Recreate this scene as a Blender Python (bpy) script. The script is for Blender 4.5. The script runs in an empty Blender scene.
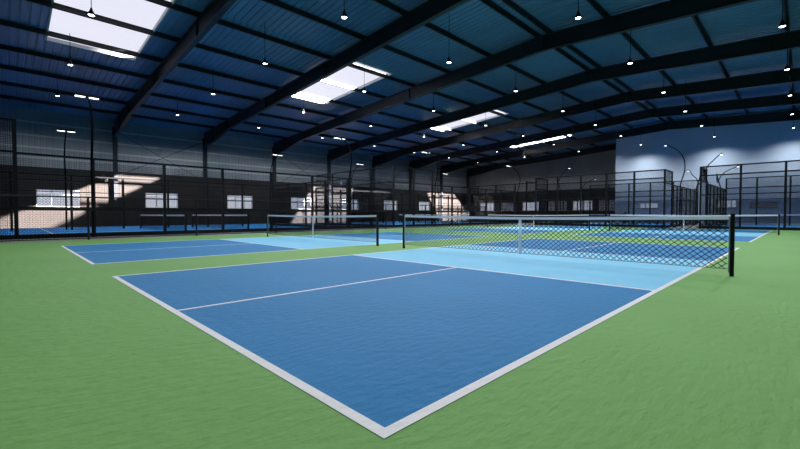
import bpy, math, random
from mathutils import Vector
random.seed(4)
SC = bpy.context.scene
COL = SC.collection
PI = math.pi

# ------------------------------------------------------------------ materials
def mat(name, col, rough=0.6, metal=0.0, spec=0.5, emit=None, es=0.0, bump=None, var=None):
    m = bpy.data.materials.new(name); m.use_nodes = True
    nt = m.node_tree; b = nt.nodes['Principled BSDF']
    b.inputs['Base Color'].default_value = (*col, 1)
    b.inputs['Roughness'].default_value = rough
    b.inputs['Metallic'].default_value = metal
    b.inputs['Specular IOR Level'].default_value = spec
    if emit:
        b.inputs['Emission Color'].default_value = (*emit, 1)
        b.inputs['Emission Strength'].default_value = es
    tc = None
    if bump or var:
        tc = nt.nodes.new('ShaderNodeTexCoord')
    if bump:                                  # (scale vec, detail, strength, distance)
        sc, det, st, dist = bump
        mp = nt.nodes.new('ShaderNodeMapping'); mp.inputs['Scale'].default_value = sc
        nz = nt.nodes.new('ShaderNodeTexNoise'); nz.inputs['Scale'].default_value = 1; nz.inputs['Detail'].default_value = det
        bp = nt.nodes.new('ShaderNodeBump'); bp.inputs['Strength'].default_value = st; bp.inputs['Distance'].default_value = dist
        nt.links.new(tc.outputs['Object'], mp.inputs[0]); nt.links.new(mp.outputs[0], nz.inputs['Vector'])
        nt.links.new(nz.outputs[0], bp.inputs['Height']); nt.links.new(bp.outputs[0], b.inputs['Normal'])
    if var:                                   # (scale, amount) soft wear in the colour
        vs, am = var
        nz = nt.nodes.new('ShaderNodeTexNoise'); nz.inputs['Scale'].default_value = vs; nz.inputs['Detail'].default_value = 5
        cr = nt.nodes.new('ShaderNodeValToRGB')
        cr.color_ramp.elements[0].position = .3; cr.color_ramp.elements[1].position = .7
        cr.color_ramp.elements[0].color = tuple(c*(1-am) for c in col)+(1,)
        cr.color_ramp.elements[1].color = tuple(min(1, c*(1+am)) for c in col)+(1,)
        nt.links.new(tc.outputs['Object'], nz.inputs['Vector']); nt.links.new(nz.outputs[0], cr.inputs[0])
        nt.links.new(cr.outputs[0], b.inputs['Base Color'])
    return m

def glass(name, tint, gloss=0.05, rough=0.02):
    m = bpy.data.materials.new(name); m.use_nodes = True
    nt = m.node_tree; nt.nodes.remove(nt.nodes['Principled BSDF'])
    t = nt.nodes.new('ShaderNodeBsdfTransparent'); t.inputs[0].default_value = (*tint, 1)
    g = nt.nodes.new('ShaderNodeBsdfGlossy'); g.inputs[0].default_value = (.8, .85, .9, 1); g.inputs['Roughness'].default_value = rough
    x = nt.nodes.new('ShaderNodeMixShader'); x.inputs[0].default_value = gloss
    o = nt.nodes['Material Output']
    nt.links.new(t.outputs[0], x.inputs[1]); nt.links.new(g.outputs[0], x.inputs[2]); nt.links.new(x.outputs[0], o.inputs[0])
    return m

GB = ((8, 17, 8), 6, .9, .02)
M = dict(
    green=mat('green_acrylic', (.165, .375, .100), .62, spec=.2, bump=GB, var=(.6, .05)),
    dblue=mat('deep_blue_acrylic', (.010, .195, .46), .62, spec=.18, bump=GB, var=(.8, .05)),
    lblue=mat('pale_blue_acrylic', (.21, .58, .84), .6, spec=.2, bump=GB, var=(.8, .04)),
    line=mat('white_line_paint', (.78, .78, .80), .5, bump=GB),
    concrete=mat('grey_concrete', (.25, .24, .23), .8, bump=((9, 9, 9), 5, .3, .02), var=(2.5, .2)),
    turf=mat('blue_turf', (.014, .30, .80), .8, bump=((60, 60, 60), 3, .4, .01), var=(1.5, .12)),
    black=mat('black_powder_coat', (.004, .005, .006), .5, spec=.15),
    pole=mat('matt_black_pole', (.004, .005, .006), .95, spec=.02),
    steel=mat('dark_painted_steel', (.010, .012, .016), .5, spec=.4),
    steelw=mat('dark_grey_steel_column', (.03, .033, .038), .8, spec=.15),
    girt=mat('galvanised_girt', (.45, .46, .47), .35, metal=.3),
    sheet=mat('blue_roof_sheet', (.075, .165, .30), .42, spec=.5, var=(.25, .22)),
    wallm=mat('grey_wall_sheet', (.25, .265, .29), .45, spec=.5, var=(.4, .12)),
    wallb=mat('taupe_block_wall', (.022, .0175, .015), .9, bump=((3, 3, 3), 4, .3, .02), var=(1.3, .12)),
    wallw=mat('pale_blue_plaster', (.50, .60, .72), .8, var=(.5, .04)),
    white=mat('white_paint', (.75, .75, .78), .5),
    tape=mat('white_net_tape', (.72, .74, .82), .6),
    cord=mat('black_net_cord', (.005, .006, .008), .9, spec=.05),
    wire=mat('black_coated_wire', (.004, .004, .005), .8, spec=.05),
    frame=mat('white_window_frame', (.45, .46, .48), .5),
    lamp=mat('glowing_lamp', (1, 1, 1), .5, emit=(.93, .96, 1), es=14),
    flood=mat('glowing_floodlight', (1, 1, 1), .5, emit=(.93, .96, 1), es=3),
    sky=glass('rooflight_sheet', (.93, .93, .96), .03, .3),
    pane=glass('window_glass', (.85, .87, .9), .05),
    dpane=glass('dark_window_glass', (.30, .31, .33), .05),  # darker tint than the other panes
    cglass=glass('tinted_court_glass', (.74, .76, .79), .03),
    bench=mat('pale_wood', (.45, .36, .27), .6),
    leaf=mat('leaf_green', (.08, .16, .02), .6),
    grey=mat('grey_panel', (.20, .22, .25), .6),
)

# ------------------------------------------------------------------ mesh builder
class MB:
    def __init__(s): s.v = []; s.f = []
    def box(s, x0, x1, y0, y1, z0, z1):
        n = len(s.v)
        s.v += [(x, y, z) for z in (z0, z1) for y in (y0, y1) for x in (x0, x1)]
        s.f += [tuple(n+i for i in q) for q in ((0, 2, 3, 1), (4, 5, 7, 6), (0, 1, 5, 4), (2, 6, 7, 3), (0, 4, 6, 2), (1, 3, 7, 5))]
        return s
    def bar(s, a, b, w, h=None, sides=4):
        a, b = Vector(a), Vector(b); d = (b-a)
        if d.length < 1e-6: return s
        d.normalize(); up = Vector((0, 0, 1)) if abs(d.z) < .95 else Vector((1, 0, 0))
        r = d.cross(up).normalized(); u = r.cross(d).normalized(); h = h or w
        n = len(s.v)
        for p in (a, b):
            for k in range(sides):
                an = 2*PI*(k+.5)/sides; q = math.sqrt(2) if sides == 4 else 1
                s.v.append(tuple(p + r*(math.cos(an)*w/2*q) + u*(math.sin(an)*h/2*q)))
        for k in range(sides):
            k2 = (k+1) % sides
            s.f.append((n+k, n+k2, n+sides+k2, n+sides+k))
        s.f.append(tuple(n+k for k in range(sides))[::-1]); s.f.append(tuple(n+sides+k for k in range(sides)))
        return s
    def tube(s, pts, r, sides=8):
        pts = [Vector(p) for p in pts]; n0 = len(s.v); ref = Vector((0.123, .9, .2)).normalized()
        for i, p in enumerate(pts):
            d = (pts[min(i+1, len(pts)-1)]-pts[max(i-1, 0)]).normalized()
            a = d.cross(ref).normalized(); b = d.cross(a)
            rr = r[i] if isinstance(r, (list, tuple)) else r
            for k in range(sides):
                t = 2*PI*k/sides; s.v.append(tuple(p+a*math.cos(t)*rr+b*math.sin(t)*rr))
        for i in range(len(pts)-1):
            for k in range(sides):
                k2 = (k+1) % sides; o = n0+i*sides
                s.f.append((o+k, o+k2, o+sides+k2, o+sides+k))
        s.f.append(tuple(n0+k for k in range(sides))); s.f.append(tuple(n0+(len(pts)-1)*sides+k for k in range(sides))[::-1])
        return s
    def prism(s, poly, axis, a, b):           # poly in the other two axes, extruded along axis
        n = len(s.v); m = len(poly)
        for q in (a, b):
            for (u, w) in poly:
                s.v.append({'x': (q, u, w), 'y': (u, q, w), 'z': (u, w, q)}[axis])
        for k in range(m):
            k2 = (k+1) % m; s.f.append((n+k, n+k2, n+m+k2, n+m+k))
        s.f.append(tuple(n+k for k in range(m))[::-1]); s.f.append(tuple(n+m+k for k in range(m)))
        return s
    def lathe(s, prof, seg=20, c=(0, 0, 0)):
        n = len(s.v)
        for r, z in prof:
            for k in range(seg):
                t = 2*PI*k/seg; s.v.append((c[0]+r*math.cos(t), c[1]+r*math.sin(t), c[2]+z))
        for i in range(len(prof)-1):
            for k in range(seg):
                k2 = (k+1) % seg; s.f.append((n+i*seg+k, n+i*seg+k2, n+(i+1)*seg+k2, n+(i+1)*seg+k))
        return s
    def build(s, name, m, parent=None, smooth=False, bevel=0):
        me = bpy.data.meshes.new(name); me.from_pydata(s.v, [], s.f); me.validate(); me.update()
        me.materials.append(m)
        if smooth:
            for p in me.polygons: p.use_smooth = True
        o = bpy.data.objects.new(name, me); COL.objects.link(o)
        if parent: o.parent = parent
        if bevel:
            bv = o.modifiers.new('bevel', 'BEVEL'); bv.width = bevel; bv.segments = 2
        return o

def thing(name, label, cat, loc=(0, 0, 0), group=None):
    o = bpy.data.objects.new(name, None); COL.objects.link(o); o.location = loc; o.empty_display_size = .2
    tag(o, label, cat, group); return o
def tag(o, label, cat, group=None):
    o['label'] = label; o['category'] = cat
    if group: o['group'] = group
    return o
def structure(o): o['kind'] = 'structure'; return o
def copy_tree(o, parent=None):
    c = o.copy(); COL.objects.link(c); c.parent = parent
    for ch in list(o.children): copy_tree(ch, c)
    return c
ORD = ['first', 'second', 'third', 'fourth', 'fifth', 'sixth', 'seventh', 'eighth', 'ninth', 'tenth', 'eleventh', 'twelfth', 'thirteenth']

# ------------------------------------------------------------------ dimensions (metres)
X0, X1 = -14.7, 52.0          # hall along the windowed wall
YR, YW = -20.2, 36.0          # far right eave, windowed wall
RY, RZ, SL = 7.9, 9.95, .063  # ridge line, sheet height at the ridge, roof slope
WX = 44.2                     # face of the pale rendered wall
def zr(y): return RZ-SL*abs(y-RY)

# ------------------------------------------------------------------ floor
structure(MB().box(X0, 31.0, YR, 17.1, -.3, 0).build('floor', M['green']))
f = MB(); f.box(X0, X1, 17.1, YW, -.3, 0); f.box(31.0, X1, YR, 17.1, -.3, 0)
structure(f.build('floor', M['concrete']))

# ------------------------------------------------------------------ roof with rooflights
SKYL = [(.3, 3.7), (12.1, 15.5), (25.2, 29.0), (37.9, 42.3)]
SY0, SY1 = 16.3, 23.3
def ribbed(mb, us, place, pitch=.30, h=.035):
    """profile along u, place(u, off, end) -> point"""
    u0, u1 = us; prof = []; u = u0
    while u < u1-1e-6:
        for du, o in ((0, 0), (.20, 0), (.225, h), (.275, h)):
            if u+du < u1: prof.append((u+du, o))
        u += pitch
    prof.append((u1, 0))
    n = len(mb.v)
    for (u, o) in prof:
        mb.v.append(place(u, o, 0)); mb.v.append(place(u, o, 1))
    for i in range(len(prof)-1):
        mb.f.append((n+2*i, n+2*i+1, n+2*i+3, n+2*i+2))
def roof_strip(mb, x0, x1, ya, yb):
    ribbed(mb, (x0, x1), lambda u, o, e: (u, (ya, yb)[e], zr((ya, yb)[e])+o))
    n = len(mb.v)                                            # flat outer skin gives the roof its thickness
    for x in (x0, x1):
        for y in (ya, yb): mb.v.append((x, y, zr(y)+.09))
    mb.f.append((n, n+1, n+3, n+2))
r = MB()
roof_strip(r, X0, X1, YR, RY); roof_strip(r, X0, X1, RY, SY0); roof_strip(r, X0, X1, SY1, YW+.3)
edges = [X0]+[e for s in SKYL for e in s]+[X1]
for i in range(0, len(edges), 2): roof_strip(r, edges[i], edges[i+1], SY0, SY1)
structure(r.build('ceiling', M['sheet']))
SKN = ['large bright rooflight nearest the camera, cut off by the photo top', 'bright four sided rooflight behind the second long rafter',
       'slim bright rooflight panel third from the camera', 'thin bright rooflight farthest away near the end wall']
for (a, b), lb in zip(SKYL, SKN):
    t = thing('skylight', lb, 'skylight', ((a+b)/2, (SY0+SY1)/2, zr(19.8)), 'rooflights')
    def sl(mb, xa, xb, ya, yb, t0, t1):
        n = len(mb.v)
        for z in (t0, t1):
            for y in (ya, yb):
                for x in (xa, xb): mb.v.append((x-(a+b)/2, y-(SY0+SY1)/2, zr(y)+z-zr(19.8)))
        mb.f += [tuple(n+i for i in q) for q in ((0, 2, 3, 1), (4, 5, 7, 6), (0, 1, 5, 4), (2, 6, 7, 3), (0, 4, 6, 2), (1, 3, 7, 5))]
    p = MB(); sl(p, a, b, SY0, SY1, .03, .04); p.build('pane', M['sky'], t)
    k = MB()
    for q in ((a-.06, a, SY0, SY1), (b, b+.06, SY0, SY1), (a-.06, b+.06, SY0-.06, SY0), (a-.06, b+.06, SY1, SY1+.06)):
        sl(k, *q, -.05, .12)
    k.build('curb', M['frame'], t)

# ------------------------------------------------------------------ walls
def wall_cells(mb, us, zs, holes, put):
    """grid of boxes around rectangular holes (u0,u1,z0,z1)"""
    U = sorted({us[0], us[1], *[h[0] for h in holes], *[h[1] for h in holes]})
    for i in range(len(U)-1):
        ua, ub = U[i], U[i+1]; um = (ua+ub)/2
        hs = sorted((h[2], h[3]) for h in holes if h[0] < um < h[1]); z = zs[0]
        for a, b in hs:
            if a > z: put(ua, ub, z, a)
            z = b
        if z < zs[1]: put(ua, ub, z, zs[1])
WZ = 4.15
WXS = [1.5+6.5*k for k in range(-2, 7)]
holesL = [(c-1.2, c+1.2, 1.45, 2.68) for c in WXS]
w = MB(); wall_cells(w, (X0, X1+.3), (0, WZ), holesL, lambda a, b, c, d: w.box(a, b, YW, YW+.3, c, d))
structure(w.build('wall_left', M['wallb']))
w = MB(); ribbed(w, (X0, X1+.1), lambda u, o, e: (u, YW+.06+o, (WZ, zr(YW)+.05)[e])); w.box(X0, X1+.3, YW+.16, YW+.3, WZ, zr(YW)+.05)
structure(w.build('wall_left_cladding', M['wallm']))
WYS = [(33.4, 1), (29.8, 0), (26.1, 1), (22.2, 0), (18.9, 1), (15.6, 0)]
holesE = [(c-1.25, c+1.25, 1.45, 2.7) for c, _ in WYS]
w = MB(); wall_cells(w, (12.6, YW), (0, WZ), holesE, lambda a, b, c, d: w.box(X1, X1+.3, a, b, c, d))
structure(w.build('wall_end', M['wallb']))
w = MB(); ribbed(w, (12.6, YW+.1), lambda u, o, e: (X1+.06+o, u, WZ if e == 0 else zr(u)+.05)); w.prism([(12.6, WZ), (YW+.2, WZ), (YW+.2, zr(YW)), (12.6, zr(12.6))], 'x', X1+.16, X1+.3)
structure(w.build('wall_end_cladding', M['wallm']))
# pale rendered wall, its door, and window shapes imitating reflections in the court glass
holesW = [(8.75, 10.95, 1.52, 2.06), (2.85, 4.3, 1.5, 2.2), (6.05, 6.95, 0, 2.1), (.2, 2.0, 1.5, 1.95)]
w = MB(); wall_cells(w, (YR, 12.6), (0, 8.0), holesW, lambda a, b, c, d: w.box(WX, WX+.3, a, b, c, d))
w.prism([(YR, 8.0), (12.6, 8.0), (12.6, zr(12.6)+.03), (RY, zr(RY)+.03), (YR, zr(YR)+.03)], 'x', WX, WX+.3)
structure(w.build('wall_right_end', M['wallw']))
structure(MB().box(WX+.3, X1+.3, 12.3, 12.6, 0, zr(12.6)).build('wall_return', M['wallw']))
structure(MB().box(X0, WX, YR-.3, YR, 0, zr(YR)).build('wall_right', M['wallm']))
w = MB(); w.prism([(YR-.3, 0), (YW+.3, 0), (YW+.3, zr(YW)), (RY, RZ), (YR-.3, zr(YR))], 'x', X0-.3, X0)
structure(w.build('wall_near', M['wallm']))

wn = 0
def window(put, w0, w1, z0, z1, pane, nv=2, nh=(0.66,)):
    """put(mb,u0,u1,z0,z1,d0,d1) adds a box on the wall"""
    global wn; wn += 1
    fr = MB(); t = .05
    for q in ((w0, w1, z0, z0+t), (w0, w1, z1-t, z1), (w0, w0+t, z0+t, z1-t), (w1-t, w1, z0+t, z1-t)): put(fr, *q, .06, .16)
    for k in range(1, nv+1):
        c = w0+(w1-w0)*k/(nv+1); put(fr, c-.03, c+.03, z0+t, z1-t, .07, .15)
    for q in nh:
        c = z0+(z1-z0)*q; put(fr, w0+t, w1-t, c-.02, c+.02, .075, .145)
    o = structure(fr.build('window_%d' % wn, M['frame']))
    p = MB(); put(p, w0+t, w1-t, z0+t, z1-t, .105, .112); p.build('pane', M[pane], o)
    s = MB(); put(s, w0-.06, w1+.06, z0-.05, z0, -.05, .16); s.build('window_sill', M['grey'], o)
pl = lambda mb, a, b, c, d, e, g: mb.box(a, b, YW+e, YW+g, c, d)
pe = lambda mb, a, b, c, d, e, g: mb.box(X1+e, X1+g, a, b, c, d)
pw = lambda mb, a, b, c, d, e, g: mb.box(WX+e, WX+g, a, b, c, d)
for c in WXS: window(pl, c-1.2, c+1.2, 1.45, 2.68, 'pane', 2, (.7,))
for c, br in WYS: window(pe, c-1.25, c+1.25, 1.45, 2.7, 'pane' if br else 'dpane', 3, (.36, .7))
window(pw, 8.75, 10.95, 1.52, 2.06, 'pane', 1, ())  # these three window units stand in for reflections in the glass enclosures
window(pw, 2.85, 4.3, 1.5, 2.2, 'pane', 3, (.5,))
window(pw, .2, 2.0, 1.5, 1.95, 'dpane', 1, ())
d = structure(MB().box(WX+.08, WX+.13, 6.05, 6.95, 0, 2.1).build('door_1', M['white']))
MB().box(WX+.04, WX+.08, 6.15, 6.19, .95, 1.1).build('door_handle', M['steel'], d)
k = MB(); k.box(WX-.02, WX+.14, 5.97, 6.05, 0, 2.18).box(WX-.02, WX+.14, 6.95, 7.03, 0, 2.18).box(WX-.02, WX+.14, 6.05, 6.95, 2.1, 2.18)
k.build('door_frame', M['frame'], d)

# ------------------------------------------------------------------ steel portal frames
FX = [4.8+6.5*k for k in range(-3, 8)]
def ibeam(mb, pts, x, fl=.22, tf=.03, tw=.02):
    """pts: list of (y, ztop, zbot): plate web and flanges following them"""
    for (ya, ta, ba), (yb, tb, bb) in zip(pts, pts[1:]):
        mb.prism([(ya, ba), (yb, bb), (yb, tb), (ya, ta)], 'x', x-tw/2, x+tw/2)
        mb.prism([(ya, ta-tf), (yb, tb-tf), (yb, tb), (ya, ta)], 'x', x-fl/2, x+fl/2)
        mb.prism([(ya, ba), (yb, bb), (yb, bb+tf), (ya, ba+tf)], 'x', x-fl/2, x+fl/2)
        mb.box(x-fl/2, x+fl/2, yb-.012, yb+.012, min(bb, tb), max(bb, tb)-.01)   # stiffener
PZ = .20                       # purlin depth
vis = [i for i in range(len(FX)) if FX[i] > 0]
for i, x in enumerate(FX):
    near = i < 3
    lb = ('dark steel portal frame behind the camera, %s of three' % ORD[i]) if near else \
         'dark steel rafter and wall column, %s counted from the camera end' % ORD[i-3]
    t = thing('portal_frame', lb, 'roof frame', (x, YW-.3, 0), 'steel portal frames')
    top = lambda y: zr(y)-PZ-.01
    bot = lambda y: zr(y)-PZ-.76
    m = MB(); y_r = 12.6 if x > WX else YR+.5
    pts = [(35.83, top(35.83), 6.75), (33.6, top(33.6), 7.02), (30.5, top(30.5), bot(30.5)), (24, top(24), bot(24)), (17, top(17), bot(17)), (RY if x < WX else 12.7, top(RY if x < WX else 12.7), bot(RY if x < WX else 12.7))]
    if x < WX: pts += [(0, top(0), bot(0)), (-8, top(-8), bot(-8)), (-15, top(-15), bot(-15)), (YR+.4, top(YR+.4), 6.75)]
    ibeam(m, pts, 0)
    m.v = [(a, b-(YW-.3), c) for a, b, c in m.v]
    m.build('rafter', M['steel'], t)
    c = MB(); c.box(-.01, .01, -.14, .16, 0, 7.6).box(-.13, .13, .16, .17, 0, 7.6).box(-.13, .13, -.16, -.14, 0, 7.0)
    c.box(-.13, .13, -.14, .16, 6.72, 6.75)
    c.build('column', M['steelw'], t)
    MB().box(-.2, .2, -.25, .25, 0, .03).build('base_plate', M['steelw'], t)
    if x < WX:
        c = MB(); yy = YR-YW+.5
        c.box(-.01, .01, yy, yy+.5, 0, 7.0).box(-.13, .13, yy-.03, yy, 0, 7.0).box(-.13, .13, yy+.5, yy+.53, 0, 7.0)
        c.build('column', M['steelw'], t)

# purlins
PY = [(7.6, 'ridge'), (8.2, 'ridge')]
rows = [(7.6, 'purlin at the ridge, camera right side of the pair'), (8.2, 'purlin at the ridge, windowed wall side of the pair')]
for k in range(9): rows.append((5.0-2.8*k, 'roof purlin, %s row right of the ridge pair' % ORD[k]))
for k in range(10): rows.append((11.03+2.83*k, 'roof purlin, %s row from the ridge towards the windowed wall' % ORD[k]))
for y, lb in rows:
    if y < YR or y > 35.9: continue
    m = MB(); z = zr(y); xe = X1 if y > 12.6 else WX
    m.box(X0, xe, y-.012, y+.012, z-PZ, z-.005); m.box(X0, xe, y-.012, y+.075, z-PZ, z-PZ+.015); m.box(X0, xe, y-.075, y+.012, z-.02, z-.005)
    tag(m.build('roof_purlin', M['steel']), 'long dark '+lb, 'purlin', 'roof purlins')
# girts on the windowed wall and end wall
for k, z in enumerate((7.3, 6.4, 5.6, 4.9, 4.2)):
    tag(MB().box(X0, X1, YW-.13, YW+.05, z-.02, z).box(X0, X1, YW-.13, YW-.115, z-.12, z-.02).build('wall_girt', M['girt' if k < 4 else 'steelw']),
        'thin steel girt along the windowed wall, %s from the eave' % ORD[k], 'girt', 'girts on the windowed wall')
tag(MB().box(X1-.1, X1+.05, 12.6, YW-.2, 4.1, 4.22).build('wall_girt', M['steelw']), 'dark rail across the end wall above its windows', 'girt')
# cross bracing rods
for n, (xa, xb) in enumerate(((4.8, 11.3), (17.8, 24.3), (30.8, 37.3))):
    for (p, q) in (((xa+.2, 7.2), (xb-.2, 3.9)), ((xa+.2, 3.9), (xb-.2, 7.2))):
        m = MB(); yb = YW-.22 if p[1] > q[1] else YW-.27
        m.bar((p[0], yb, p[1]), (q[0], yb, q[1]), .035, sides=6)
        tag(m.build('bracing_rod', M['steelw']), 'diagonal bracing rod %s towards the right in the %s braced bay' % ('falling' if p[1] > q[1] else 'rising', ORD[n]),
            'bracing rod', 'wall bracing')

# ------------------------------------------------------------------ pickleball courts
W, L, K = 6.1, 13.41, 4.57
GX, GY = 16.65, 8.12
LW = .06
def court(x, y, lb):
    t = thing('pickleball_court', lb, 'court', (x-.03, y-.03, 0), 'pickleball courts')
    z = .002
    MB().box(0, K, 0, W, 0.0005, z).build('service_area', M['dblue'], t)['label'] = 'dark blue half before the pale zone'
    MB().box(L-K, L, 0, W, 0.0005, z).build('service_area', M['dblue'], t)['label'] = 'dark blue half beyond the pale zone'
    MB().box(K, L-K, 0, W, 0.0005, z).build('kitchen_zone', M['lblue'], t)
    q = z+.0015
    for a in ((0, LW, 0, W), (L-LW, L, 0, W)): MB().box(*a, z, q).build('baseline', M['line'], t)
    for a in ((LW, L-LW, 0, LW), (LW, L-LW, W-LW, W)): MB().box(*a, z, q).build('sideline', M['line'], t)
    for a in ((K-LW, K, LW, W-LW), (L-K, L-K+LW, LW, W-LW)): MB().box(*a, z, q).build('kitchen_line', M['line'], t)
    for a in ((LW, K-LW, W/2-.022, W/2+.022), (L-K+LW, L-LW, W/2-.022, W/2+.022)): MB().box(*a, z, q).build('centre_line', M['line'], t)
court(0, 0, 'blue pickleball court filling the foreground with its white corner')
court(0, GY, 'blue pickleball court on the left, beside the low chain-link fence')
court(GX, 0, 'blue pickleball court seen through the nearest net')
court(GX, GY, 'blue pickleball court beyond the left net, farthest back')

def diamond(mb, a, b, z0, z1, pu, pz, th, drop=0):
    """diamond wire mesh in the vertical plane from a to b"""
    a, b = Vector((*a, 0)), Vector((*b, 0)); Ln = (b-a).length; d = (b-a)/Ln; H = z1-z0; s = pz/pu
    nrm = Vector((-d.y, d.x, 0))*th*.35
    run = H/s
    k = -run
    while k < Ln:
        ua, ub = max(k, 0), min(k+run, Ln)
        if ub-ua > .01:
            za, zb = z0+(ua-k)*s, z0+(ub-k)*s
            mb.bar(a+d*ua+Vector((0, 0, za))+nrm, a+d*ub+Vector((0, 0, zb))+nrm, th, sides=3)
            mb.bar(a+d*ua+Vector((0, 0, z0+z1-za))-nrm, a+d*ub+Vector((0, 0, z0+z1-zb))-nrm, th, sides=3)
        k += pu
    return mb
def net(lb, x, y, tc=None):
    t = thing('pickleball_net', lb, 'net', (x, y, 0), 'pickleball nets')
    Ln = 7.0
    for yy, sg in ((0, -1), (Ln, 1)):
        p = MB().box(-.026, .026, yy-.026, yy+.026, 0, .93).build('post', M['black'], t, bevel=.006)
        MB().box(-.014, .014, yy-sg*.036-.006, yy-sg*.036+.006, .05, .9).build('lacing_bar', M['grey'], p)
        MB().box(-.031, .031, yy-.031, yy+.031, .93, .945).build('cap', M['black'], p)
    diamond(MB(), (0, .06), (0, Ln-.06), .11, .85, .102, .084, .012).build('mesh', M['cord'], t)
    tp = MB(); zt = lambda u: .88+.035*abs(u/(Ln/2)-1)**1.5
    for q in range(16):
        a, b = .05+(Ln-.1)*q/16, .05+(Ln-.1)*(q+1)/16
        tp.prism([(a, zt(a)-.055), (b, zt(b)-.055), (b, zt(b)), (a, zt(a))], 'x', -.012, .012)
    tp.build('top_tape', M['tape'], t)
    MB().box(-.013, .013, Ln/2-.025, Ln/2+.025, .09, .855).build('centre_strap', M['tape'], t)
    MB().bar((0, .05, .107), (0, Ln-.05, .107), .012, sides=6).build('bottom_cord', M['grey'], t)
net('nearest long net with black diamond mesh, its thick right post in the foreground', 6.66, -.5)
net('net with white tape on the left court, before the chain-link fence', 6.66, 7.6)
net('net on the court behind the nearest net, its right post against green floor', 23.31, -.5)
net('farthest pickleball net, small behind the nearest net', 23.31, 7.6)

# ------------------------------------------------------------------ low chain-link fence
t = thing('chain_link_fence', 'low black chain-link fence running along the left edge of the green floor', 'fence', (0, 17.2, 0))
fx = [.98+3.71*k for k in range(-4, 8)]
for x in fx:
    p = MB().tube([(x, 0, 0), (x, 0, 1.58)], .032).build('post', M['black'], t, smooth=True)
MB().tube([(fx[0], 0, 1.56), (fx[-1], 0, 1.56)], .024).build('top_rail', M['black'], t, smooth=True)
MB().box(fx[0], fx[-1], -.025, .025, 1.07, 1.15).build('middle_rail', M['black'], t)
MB().box(fx[0], fx[-1], -.015, .015, .04, .07).build('bottom_rail', M['black'], t)
m = MB(); diamond(m, (fx[0], 0), (fx[-1], 0), .07, 1.55, .10, .09, .0075).build('wire_mesh', M['wire'], t)

# ------------------------------------------------------------------ padel courts
def grid_mesh(mb, a, b, z0, z1, p, th):
    a, b = Vector((*a, 0)), Vector((*b, 0)); Ln = (b-a).length; n = max(1, round(Ln/p))
    for i in range(1, n):
        q = a+(b-a)*i/n; mb.bar(q+Vector((0, 0, z0)), q+Vector((0, 0, z1)), th, sides=3)
    m = max(1, round((z1-z0)/p))
    for j in range(1, m):
        z = z0+(z1-z0)*j/m; mb.bar(a+Vector((0, 0, z)), b+Vector((0, 0, z)), th, sides=3)
    return mb
def face(t, a, b, H, sp, rails, mode, pw_=.11, base=True, ends=True):
    """one straight side: posts, rails, mesh and glass as parts of t (coordinates relative to t)"""
    ox, oy = t.location.x, t.location.y
    A, B = Vector((a[0]-ox, a[1]-oy, 0)), Vector((b[0]-ox, b[1]-oy, 0)); Ln = (B-A).length; d = (B-A)/Ln
    us = []
    n = max(1, round(Ln/sp)); us = [Ln*i/n for i in range(n+1)]
    for i, u in enumerate(us):
        if not ends and i in (0, n): continue
        p = A+d*u
        MB().box(p.x-pw_/2, p.x+pw_/2, p.y-pw_/2, p.y+pw_/2, 0, H).build('post', M['black'], t)
    for z, hh in rails+[(H-.04, .08)]:
        MB().bar(A+Vector((0, 0, z)), B+Vector((0, 0, z)), .06, hh).build('rail', M['black'], t)
    if base: MB().bar(A+Vector((0, 0, .09)), B+Vector((0, 0, .09)), .10, .17).build('base_rail', M['black'], t)
    a2, b2 = (A.x, A.y), (B.x, B.y)
    if mode[0] == 'mesh':
        grid_mesh(MB(), a2, b2, .17, H-.08, mode[1], mode[2]).build('wire_mesh', M['wire'], t)
    if mode[0] == 'glass':
        g = mode[1]
        nn = n
        for i in range(nn):
            p, q = A+d*(us[i]+.05), A+d*(us[i+1]-.05)
            MB().bar(p+Vector((0, 0, (.18+g)/2)), q+Vector((0, 0, (.18+g)/2)), .014, g-.2).build('glass_panel', M['cglass'], t)
        if H > g+.3: diamond(MB(), a2, b2, g+.03, H-.08, .13, .10, .013).build('wire_mesh', M['wire'], t)

# long courts along the windowed wall
t = thing('padel_enclosure', 'black mesh padel enclosure on the left, next to the low chain-link fence', 'court enclosure', (4.7, 24.3, 0), 'padel court enclosures')
MM = ('mesh', .075, .006)
face(t, (-6.1, 19.3), (-.9, 19.3), 4.45, 2.6, [(3.25, .08), (2.25, .05)], ('mesh', .06, .012))
face(t, (-.9+2.3, 19.3), (14.4, 19.3), 3.25, 2.6, [(2.25, .05), (1.2, .05)], MM)
face(t, (-.9, 19.3), (-.9+2.3, 19.3), 3.25, 2.6, [(2.25, .05), (1.2, .05)], MM, ends=False)
face(t, (14.4, 19.3), (14.4, 29.3), 3.25, 2.5, [(2.25, .05)], ('glass', 3.0), ends=False)
face(t, (-6.1, 29.3), (14.4, 29.3), 3.25, 2.6, [(2.25, .05), (1.2, .05)], ('mesh', .15, .006), base=False)
t = thing('mesh_fence_panel', 'short black mesh fence joining the two enclosures beside the windowed wall', 'fence', (16.45, 19.3, 0))
face(t, (14.5, 19.3), (18.4, 19.3), 3.2, 1.95, [(2.25, .05), (1.2, .05)], MM, pw_=.07, ends=False)
t = thing('padel_enclosure', 'black mesh padel enclosure farther along the windowed wall, above the nets', 'court enclosure', (29, 24.3, 0), 'padel court enclosures')
face(t, (18.5, 19.3), (22.7, 19.3), 4.4, 2.1, [(3.25, .08), (2.25, .05), (1.2, .05)], MM)
face(t, (22.7, 19.3), (37.9, 19.3), 3.25, 2.53, [(2.25, .05), (1.2, .05)], MM)
face(t, (37.9, 19.3), (40.0, 19.3), 4.4, 2.1, [(3.25, .08), (2.25, .05)], MM)
face(t, (18.5, 19.3), (18.5, 29.3), 4.4, 2.5, [(3.25, .08), (2.25, .05)], ('glass', 3.25), ends=False)
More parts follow.
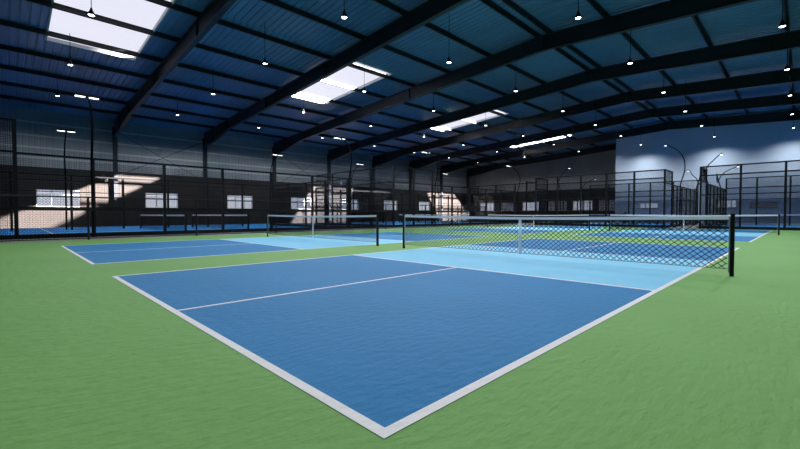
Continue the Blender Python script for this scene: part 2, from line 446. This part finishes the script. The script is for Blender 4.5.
face(t, (40, 19.3), (40, 29.3), 4.4, 2.5, [(3.25, .08), (2.25, .05)], ('glass', 3.25), ends=False)
face(t, (18.5, 29.3), (40, 29.3), 3.25, 2.7, [(2.25, .05), (1.2, .05)], ('mesh', .15, .006), base=False)
# two end-on courts at the right
def end_court(ya, yb, lb, left_hi):
    t = thing('padel_enclosure', lb, 'court enclosure', (37.4, (ya+yb)/2, 0), 'padel court enclosures')
    xa, xb = 31.2, 43.55
    face(t, (xa, ya), (xa, yb), 4.05, 1.95, [(3.45, .08), (2.2, .05)], ('glass', 3.45))
    face(t, (xb, ya), (xb, yb), 4.05, 1.95, [(3.2, .08), (2.2, .05)], ('glass', 3.2), base=False)
    for y in (ya, yb):
        face(t, (xa, y), (xa+2.2, y), 4.05, 2.2, [(3.1, .06), (2.2, .05)], ('glass', 3.1), ends=False)
        MB().box(xa+2.2-37.4-.04, xa+2.2-37.4+.04, y-(ya+yb)/2-.04, y-(ya+yb)/2+.04, 0, 4.05).build('post', M['black'], t)
        face(t, (xa+2.2, y), (xb, y), 3.1, 1.7, [(2.2, .05), (1.2, .04)], ('mesh', .09, .010), pw_=.08, ends=False)
end_court(5.5, 14.9, 'black framed glass padel enclosure left of the corridor, before the pale wall', 1)
end_court(-6.5, 3.5, 'black framed glass padel enclosure at the right edge, with a diamond mesh top', 1)

def turf(x0, x1, y0, y1, lb, lines):
    t = thing('padel_turf', lb, 'court surface', ((x0+x1)/2, (y0+y1)/2, 0), 'blue padel turf')
    cx, cy = (x0+x1)/2, (y0+y1)/2
    MB().box(x0-cx, x1-cx, y0-cy, y1-cy, .0005, .012).build('turf', M['turf'], t)
    for (a, b, c, d) in lines: MB().box(a-cx, b-cx, c-cy, d-cy, .012, .016).build('line', M['line'], t)
turf(-12, 14.35, 19.4, 35.25, 'bright blue turf strip at the left behind the chain-link fence',
     [(.35, .42, 19.5, 35), (8.6, 8.67, 19.5, 29), (.42, 8.6, 24.27, 24.33)])
turf(18.55, 39.95, 19.4, 35.25, 'blue turf strip along the windowed wall beyond the left net', [(21.5, 21.57, 19.5, 29), (36, 36.07, 19.5, 29), (21.57, 36, 24.27, 24.33)])
turf(14.4, 18.5, 19.4, 35.25, 'short blue turf stretch between the two long enclosures', [])
turf(31.3, 43.5, 5.6, 14.8, 'blue turf inside the glass enclosure left of the corridor', [(33.4, 43.4, 10.17, 10.23), (33.4, 33.46, 5.7, 14.7)])
turf(31.3, 43.5, -6.4, 3.4, 'blue turf inside the glass enclosure at the right edge', [(33.4, 43.4, -1.53, -1.47), (33.4, 33.46, -6.3, 3.3)])

def padel_net(x, y0, y1, lb):
    t = thing('padel_net', lb, 'net', (x, y0, 0), 'padel nets'); Ln = y1-y0
    for y in (0, Ln): MB().box(-.04, .04, y-.04, y+.04, .012, .93).build('post', M['black'], t)
    MB().box(-.02, .02, .04, Ln-.04, .84, .92).build('top_tape', M['tape'], t)
    grid_mesh(MB(), (0, .04), (0, Ln-.04), .03, .85, .07, .007).build('mesh', M['cord'], t)
padel_net(5.0, 19.75, 28.9, 'white taped padel net seen behind the left fence, the left one')
padel_net(8.1, 19.75, 28.9, 'white taped padel net seen behind the left fence, the right one')
padel_net(28.5, 19.75, 28.9, 'small white taped padel net above the left end of the nearest net')
def padel_net_x(y0, y1, x, lb): padel_net(x, y0, y1, lb)
padel_net(40.5, 5.9, 14.5, 'padel net inside the glass enclosure left of the corridor')
padel_net(40.5, -6.1, 3.1, 'padel net inside the glass enclosure at the right edge')

# ------------------------------------------------------------------ padel light poles
def light_pole(x, y, sy, lb, tip=(.9, 6.15), z0=0.012, hs=1):
    """pole beside a court; the arm bends out then over the court (direction sy along Y)"""
    t = thing('light_pole', lb, 'floodlight', (x, y, 0), 'curved floodlight poles')
    r_, zt = tip
    P = [(0, z0), (0, 2.9), (-.06, 3.4), (-.20, 3.95), (-.27, 4.4), (-.22, zt-1.3), (-.02, zt-.8), (.3, zt-.42), (r_-.15, zt-.08), (r_, zt)]
    # smooth the arm
    pts = []
    for i in range(1, len(P)-2):
        for q in range(5):
            tt = q/5; a, b, c, d_ = P[i-1], P[i], P[i+1], P[i+2]
            pts.append(tuple(.5*((2*b[j])+(-a[j]+c[j])*tt+(2*a[j]-5*b[j]+4*c[j]-d_[j])*tt**2+(-a[j]+3*b[j]-3*c[j]+d_[j])*tt**3) for j in (0, 1)))
    pts = [P[0]]+pts+[P[-2], P[-1]]
    MB().tube([(0, sy*a, b) for a, b in pts], [.045-.015*i/len(pts) for i in range(len(pts))]).build('pole', M['pole'], t, smooth=True)
    MB().bar((-.36*hs, sy*r_, zt+.02), (.36*hs, sy*r_, zt+.02), .05).build('cross_arm', M['black'], t)
    for sx in (-1, 1):
        h = MB(); h.box((sx*.23-.18)*hs, (sx*.23+.18)*hs, sy*r_-.13*hs, sy*r_+.13*hs, zt-.07, zt-.01)
        ho = h.build('lamp_head', M['black'], t)
        g = MB(); g.box((sx*.23-.165)*hs, (sx*.23+.165)*hs, sy*r_-.11*hs, sy*r_+.11*hs, zt-.078, zt-.07); g.build('lamp_lens', M['flood'], ho)
for x, a in ((1.35, 'leftmost tall'), (14.4, 'curved'), (22.85, 'thin curved'), (35.7, 'distant')):
    light_pole(x, 19.12, 1, z0=0, lb={1.35: 'leftmost curved floodlight pole rising above the left chain-link fence',
        14.4: 'curved floodlight pole at the near end corner of the left enclosure', 22.85: 'curved floodlight pole above the left end of the nearest net',
        35.7: 'distant curved floodlight pole left of the glass enclosures'}[x], tip=(1.0, 5.95))
    light_pole(x, 29.48, -1, {1.35: 'floodlight pole at the back of the left enclosure near the first window', 14.4: 'floodlight pole at the back of the left enclosure by the sunlit wall patch',
        22.85: 'floodlight pole behind the farther enclosure, near end', 35.7: 'floodlight pole behind the farther enclosure, far end'}[x], (1.0, 5.75))
light_pole(35.2, 5.33, 1, 'curved floodlight pole leaning left before the pale wall', (1.0, 6.3), hs=.5)
light_pole(41.6, 5.33, 1, 'small rear floodlight pole leaning left beside the corridor', (.6, 4.8), hs=.5)
light_pole(35.2, 3.67, -1, 'curved floodlight pole leaning right before the pale wall', (.75, 5.25), hs=.5)
light_pole(41.6, 3.67, -1, 'small rear floodlight pole leaning right inside the right enclosure', (1.1, 4.9), hs=.5)
light_pole(36.5, 15.07, -1, 'floodlight pole at the left side of the glass enclosure, bright lamp', (.8, 5.3), hs=.5)
light_pole(42, 15.07, -1, 'small rear floodlight pole at the left side of the glass enclosure', (1.2, 4.6), hs=.5)

# bench and planter seen inside the glass enclosures
t = thing('bench', 'pale wooden bench against the pale wall seen through the left glass enclosure', 'bench', (43.95, 9.8, 0))
MB().box(-.2, .2, -1.3, 1.3, .42, .47).build('seat', M['bench'], t)
for y in (-1.1, 1.1): MB().box(-.16, .16, y-.04, y+.04, 0, .42).build('leg', M['black'], t)
t = thing('potted_plant', 'small green plant in a dark pot by the pale wall', 'plant', (43.88, 11.6, 0))
MB().lathe([(0, 0), (.16, 0), (.2, .45), (.17, .45), (.16, .38), (0, .38)], 16).build('pot', M['steelw'], t)
m = MB()
for k in range(60):
    a = random.random()*2*PI; e = random.uniform(.2, 1.4); l = random.uniform(.5, 1.1)
    p = Vector((0, 0, .4)); dr = Vector((math.cos(a)*math.cos(e)*.2, math.sin(a)*math.cos(e)*.6, math.sin(e)))
    q = p+dr*l; s = Vector((-math.sin(a), math.cos(a), 0))*.04
    n = len(m.v); mid = p+dr*l*.6
    m.v += [tuple(p), tuple(mid+s), tuple(q), tuple(mid-s)]; m.f.append((n, n+1, n+2, n+3))
m.build('leaves', M['leaf'], t)

# ------------------------------------------------------------------ pendant lamps
LXS = [-5.0, 1.0, 7.15, 12.85, 18.65, 24.68, 30.4, 36.4, 42.4]  # first value: unseen column behind the camera, added to light the near floor
LYS = [-6.0, -.6, 4.27, 9.85, 15.7, 21.97, 28.5]  # first value: unseen short row, also added to brighten the near floor
LZ = 7.62
def spot(name, loc, power, size, blend, rad, col=(.94, .97, 1), parent=None):
    l = bpy.data.lights.new(name, 'SPOT'); l.energy = power; l.spot_size = math.radians(size); l.spot_blend = blend
    l.shadow_soft_size = rad; l.color = col
    o = bpy.data.objects.new(name, l); COL.objects.link(o); o.location = loc
    if parent: o.parent = parent
    return o
shade = MB().lathe([(.012, .26), (.03, .25), (.045, .17), (.06, .15), (.11, .04), (.115, 0), (.105, 0), (.10, .04), (.05, .14), (.0, .15)], 20).build('shade', M['black'], smooth=True)
disc = MB().lathe([(0, .005), (.05, .0), (.08, .006), (.095, .03), (0, .035)], 20).build('bulb', M['lamp'], smooth=True)
cord = MB().tube([(0, 0, .25), (0, 0, 1.0)], .011, 6).build('cord', M['pole'])
POWER = 490
RN = ['unseen row added behind the camera', 'rightmost row', 'second row from the right', 'third row from the right', 'middle row', 'second row from the windowed wall', 'row nearest the windowed wall']
first = None
for j, y in enumerate(LYS):
    for i, x in enumerate(LXS):
        if j == 0 and i > 3: continue
        lb = 'small black pendant lamp with glowing disc, %s along the %s' % (ORD[i], RN[j])
        t = thing('pendant_lamp', lb, 'pendant lamp', (x, y, LZ), 'pendant lamps')
        if first is None:
            for o in (shade, disc, cord): o.parent = t
            first = t; ch = [shade, disc, cord]
        else:
            ch = []
            for o in (shade, disc, cord):
                c = o.copy(); COL.objects.link(c); c.parent = t; ch.append(c)
        ch[2].scale = (1, 1, 1)
        # the cord reaches the roof sheet
        m = bpy.data.meshes.new('cord'); ln = zr(y)-LZ-.03
        cm = MB().tube([(0, 0, .25), (0, 0, ln)], .011, 6); m.from_pydata(cm.v, [], cm.f); m.materials.append(M['pole']); ch[2].data = m
        pw = POWER
        sz = 158
        bl = .35
        if x > 42 and y < 12: pw = POWER*1.7; sz = 146; bl = 1.0
        elif y > 12: sz = 170; bl = .2
        if x < 0: pw = POWER*.3
        elif x < 2 or y < -5: pw = POWER*.6
        spot('lamp_light', (0, 0, -.03), pw, sz, bl, .11, parent=t)

# ------------------------------------------------------------------ daylight
w = bpy.data.worlds.new('overcast'); SC.world = w; w.use_nodes = True
bg = w.node_tree.nodes['Background']; bg.inputs[0].default_value = (.86, .87, .95, 1); bg.inputs[1].default_value = 1.15
s = spot('low_sun', (31.4, -4.7, 20.0), 4600000, 74, .1, .25, (1, .92, .84))
tgt = Vector((27, 24, 5)); s.rotation_euler = (tgt-s.location).to_track_quat('-Z', 'Y').to_euler()

# ------------------------------------------------------------------ camera and view
cam = bpy.data.cameras.new('camera'); co = bpy.data.objects.new('camera', cam); COL.objects.link(co)
co.location = (-1.133, -1.243, .941); co.rotation_euler = (PI/2-.026, 0, .792-PI/2)
cam.sensor_width = 36; cam.lens = 36*397.6/800; cam.clip_end = 300; cam.clip_start = .05
SC.camera = co
SC.view_settings.view_transform = 'Standard'; SC.view_settings.look = 'None'
SC.view_settings.gamma = 1; SC.view_settings.use_curve_mapping = False; SC.view_settings.exposure = 0
SC.cycles.transparent_max_bounces = 32; SC.cycles.max_bounces = 8; SC.cycles.diffuse_bounces = 4
SC.cycles.use_denoising = True; SC.cycles.sample_clamp_indirect = 4
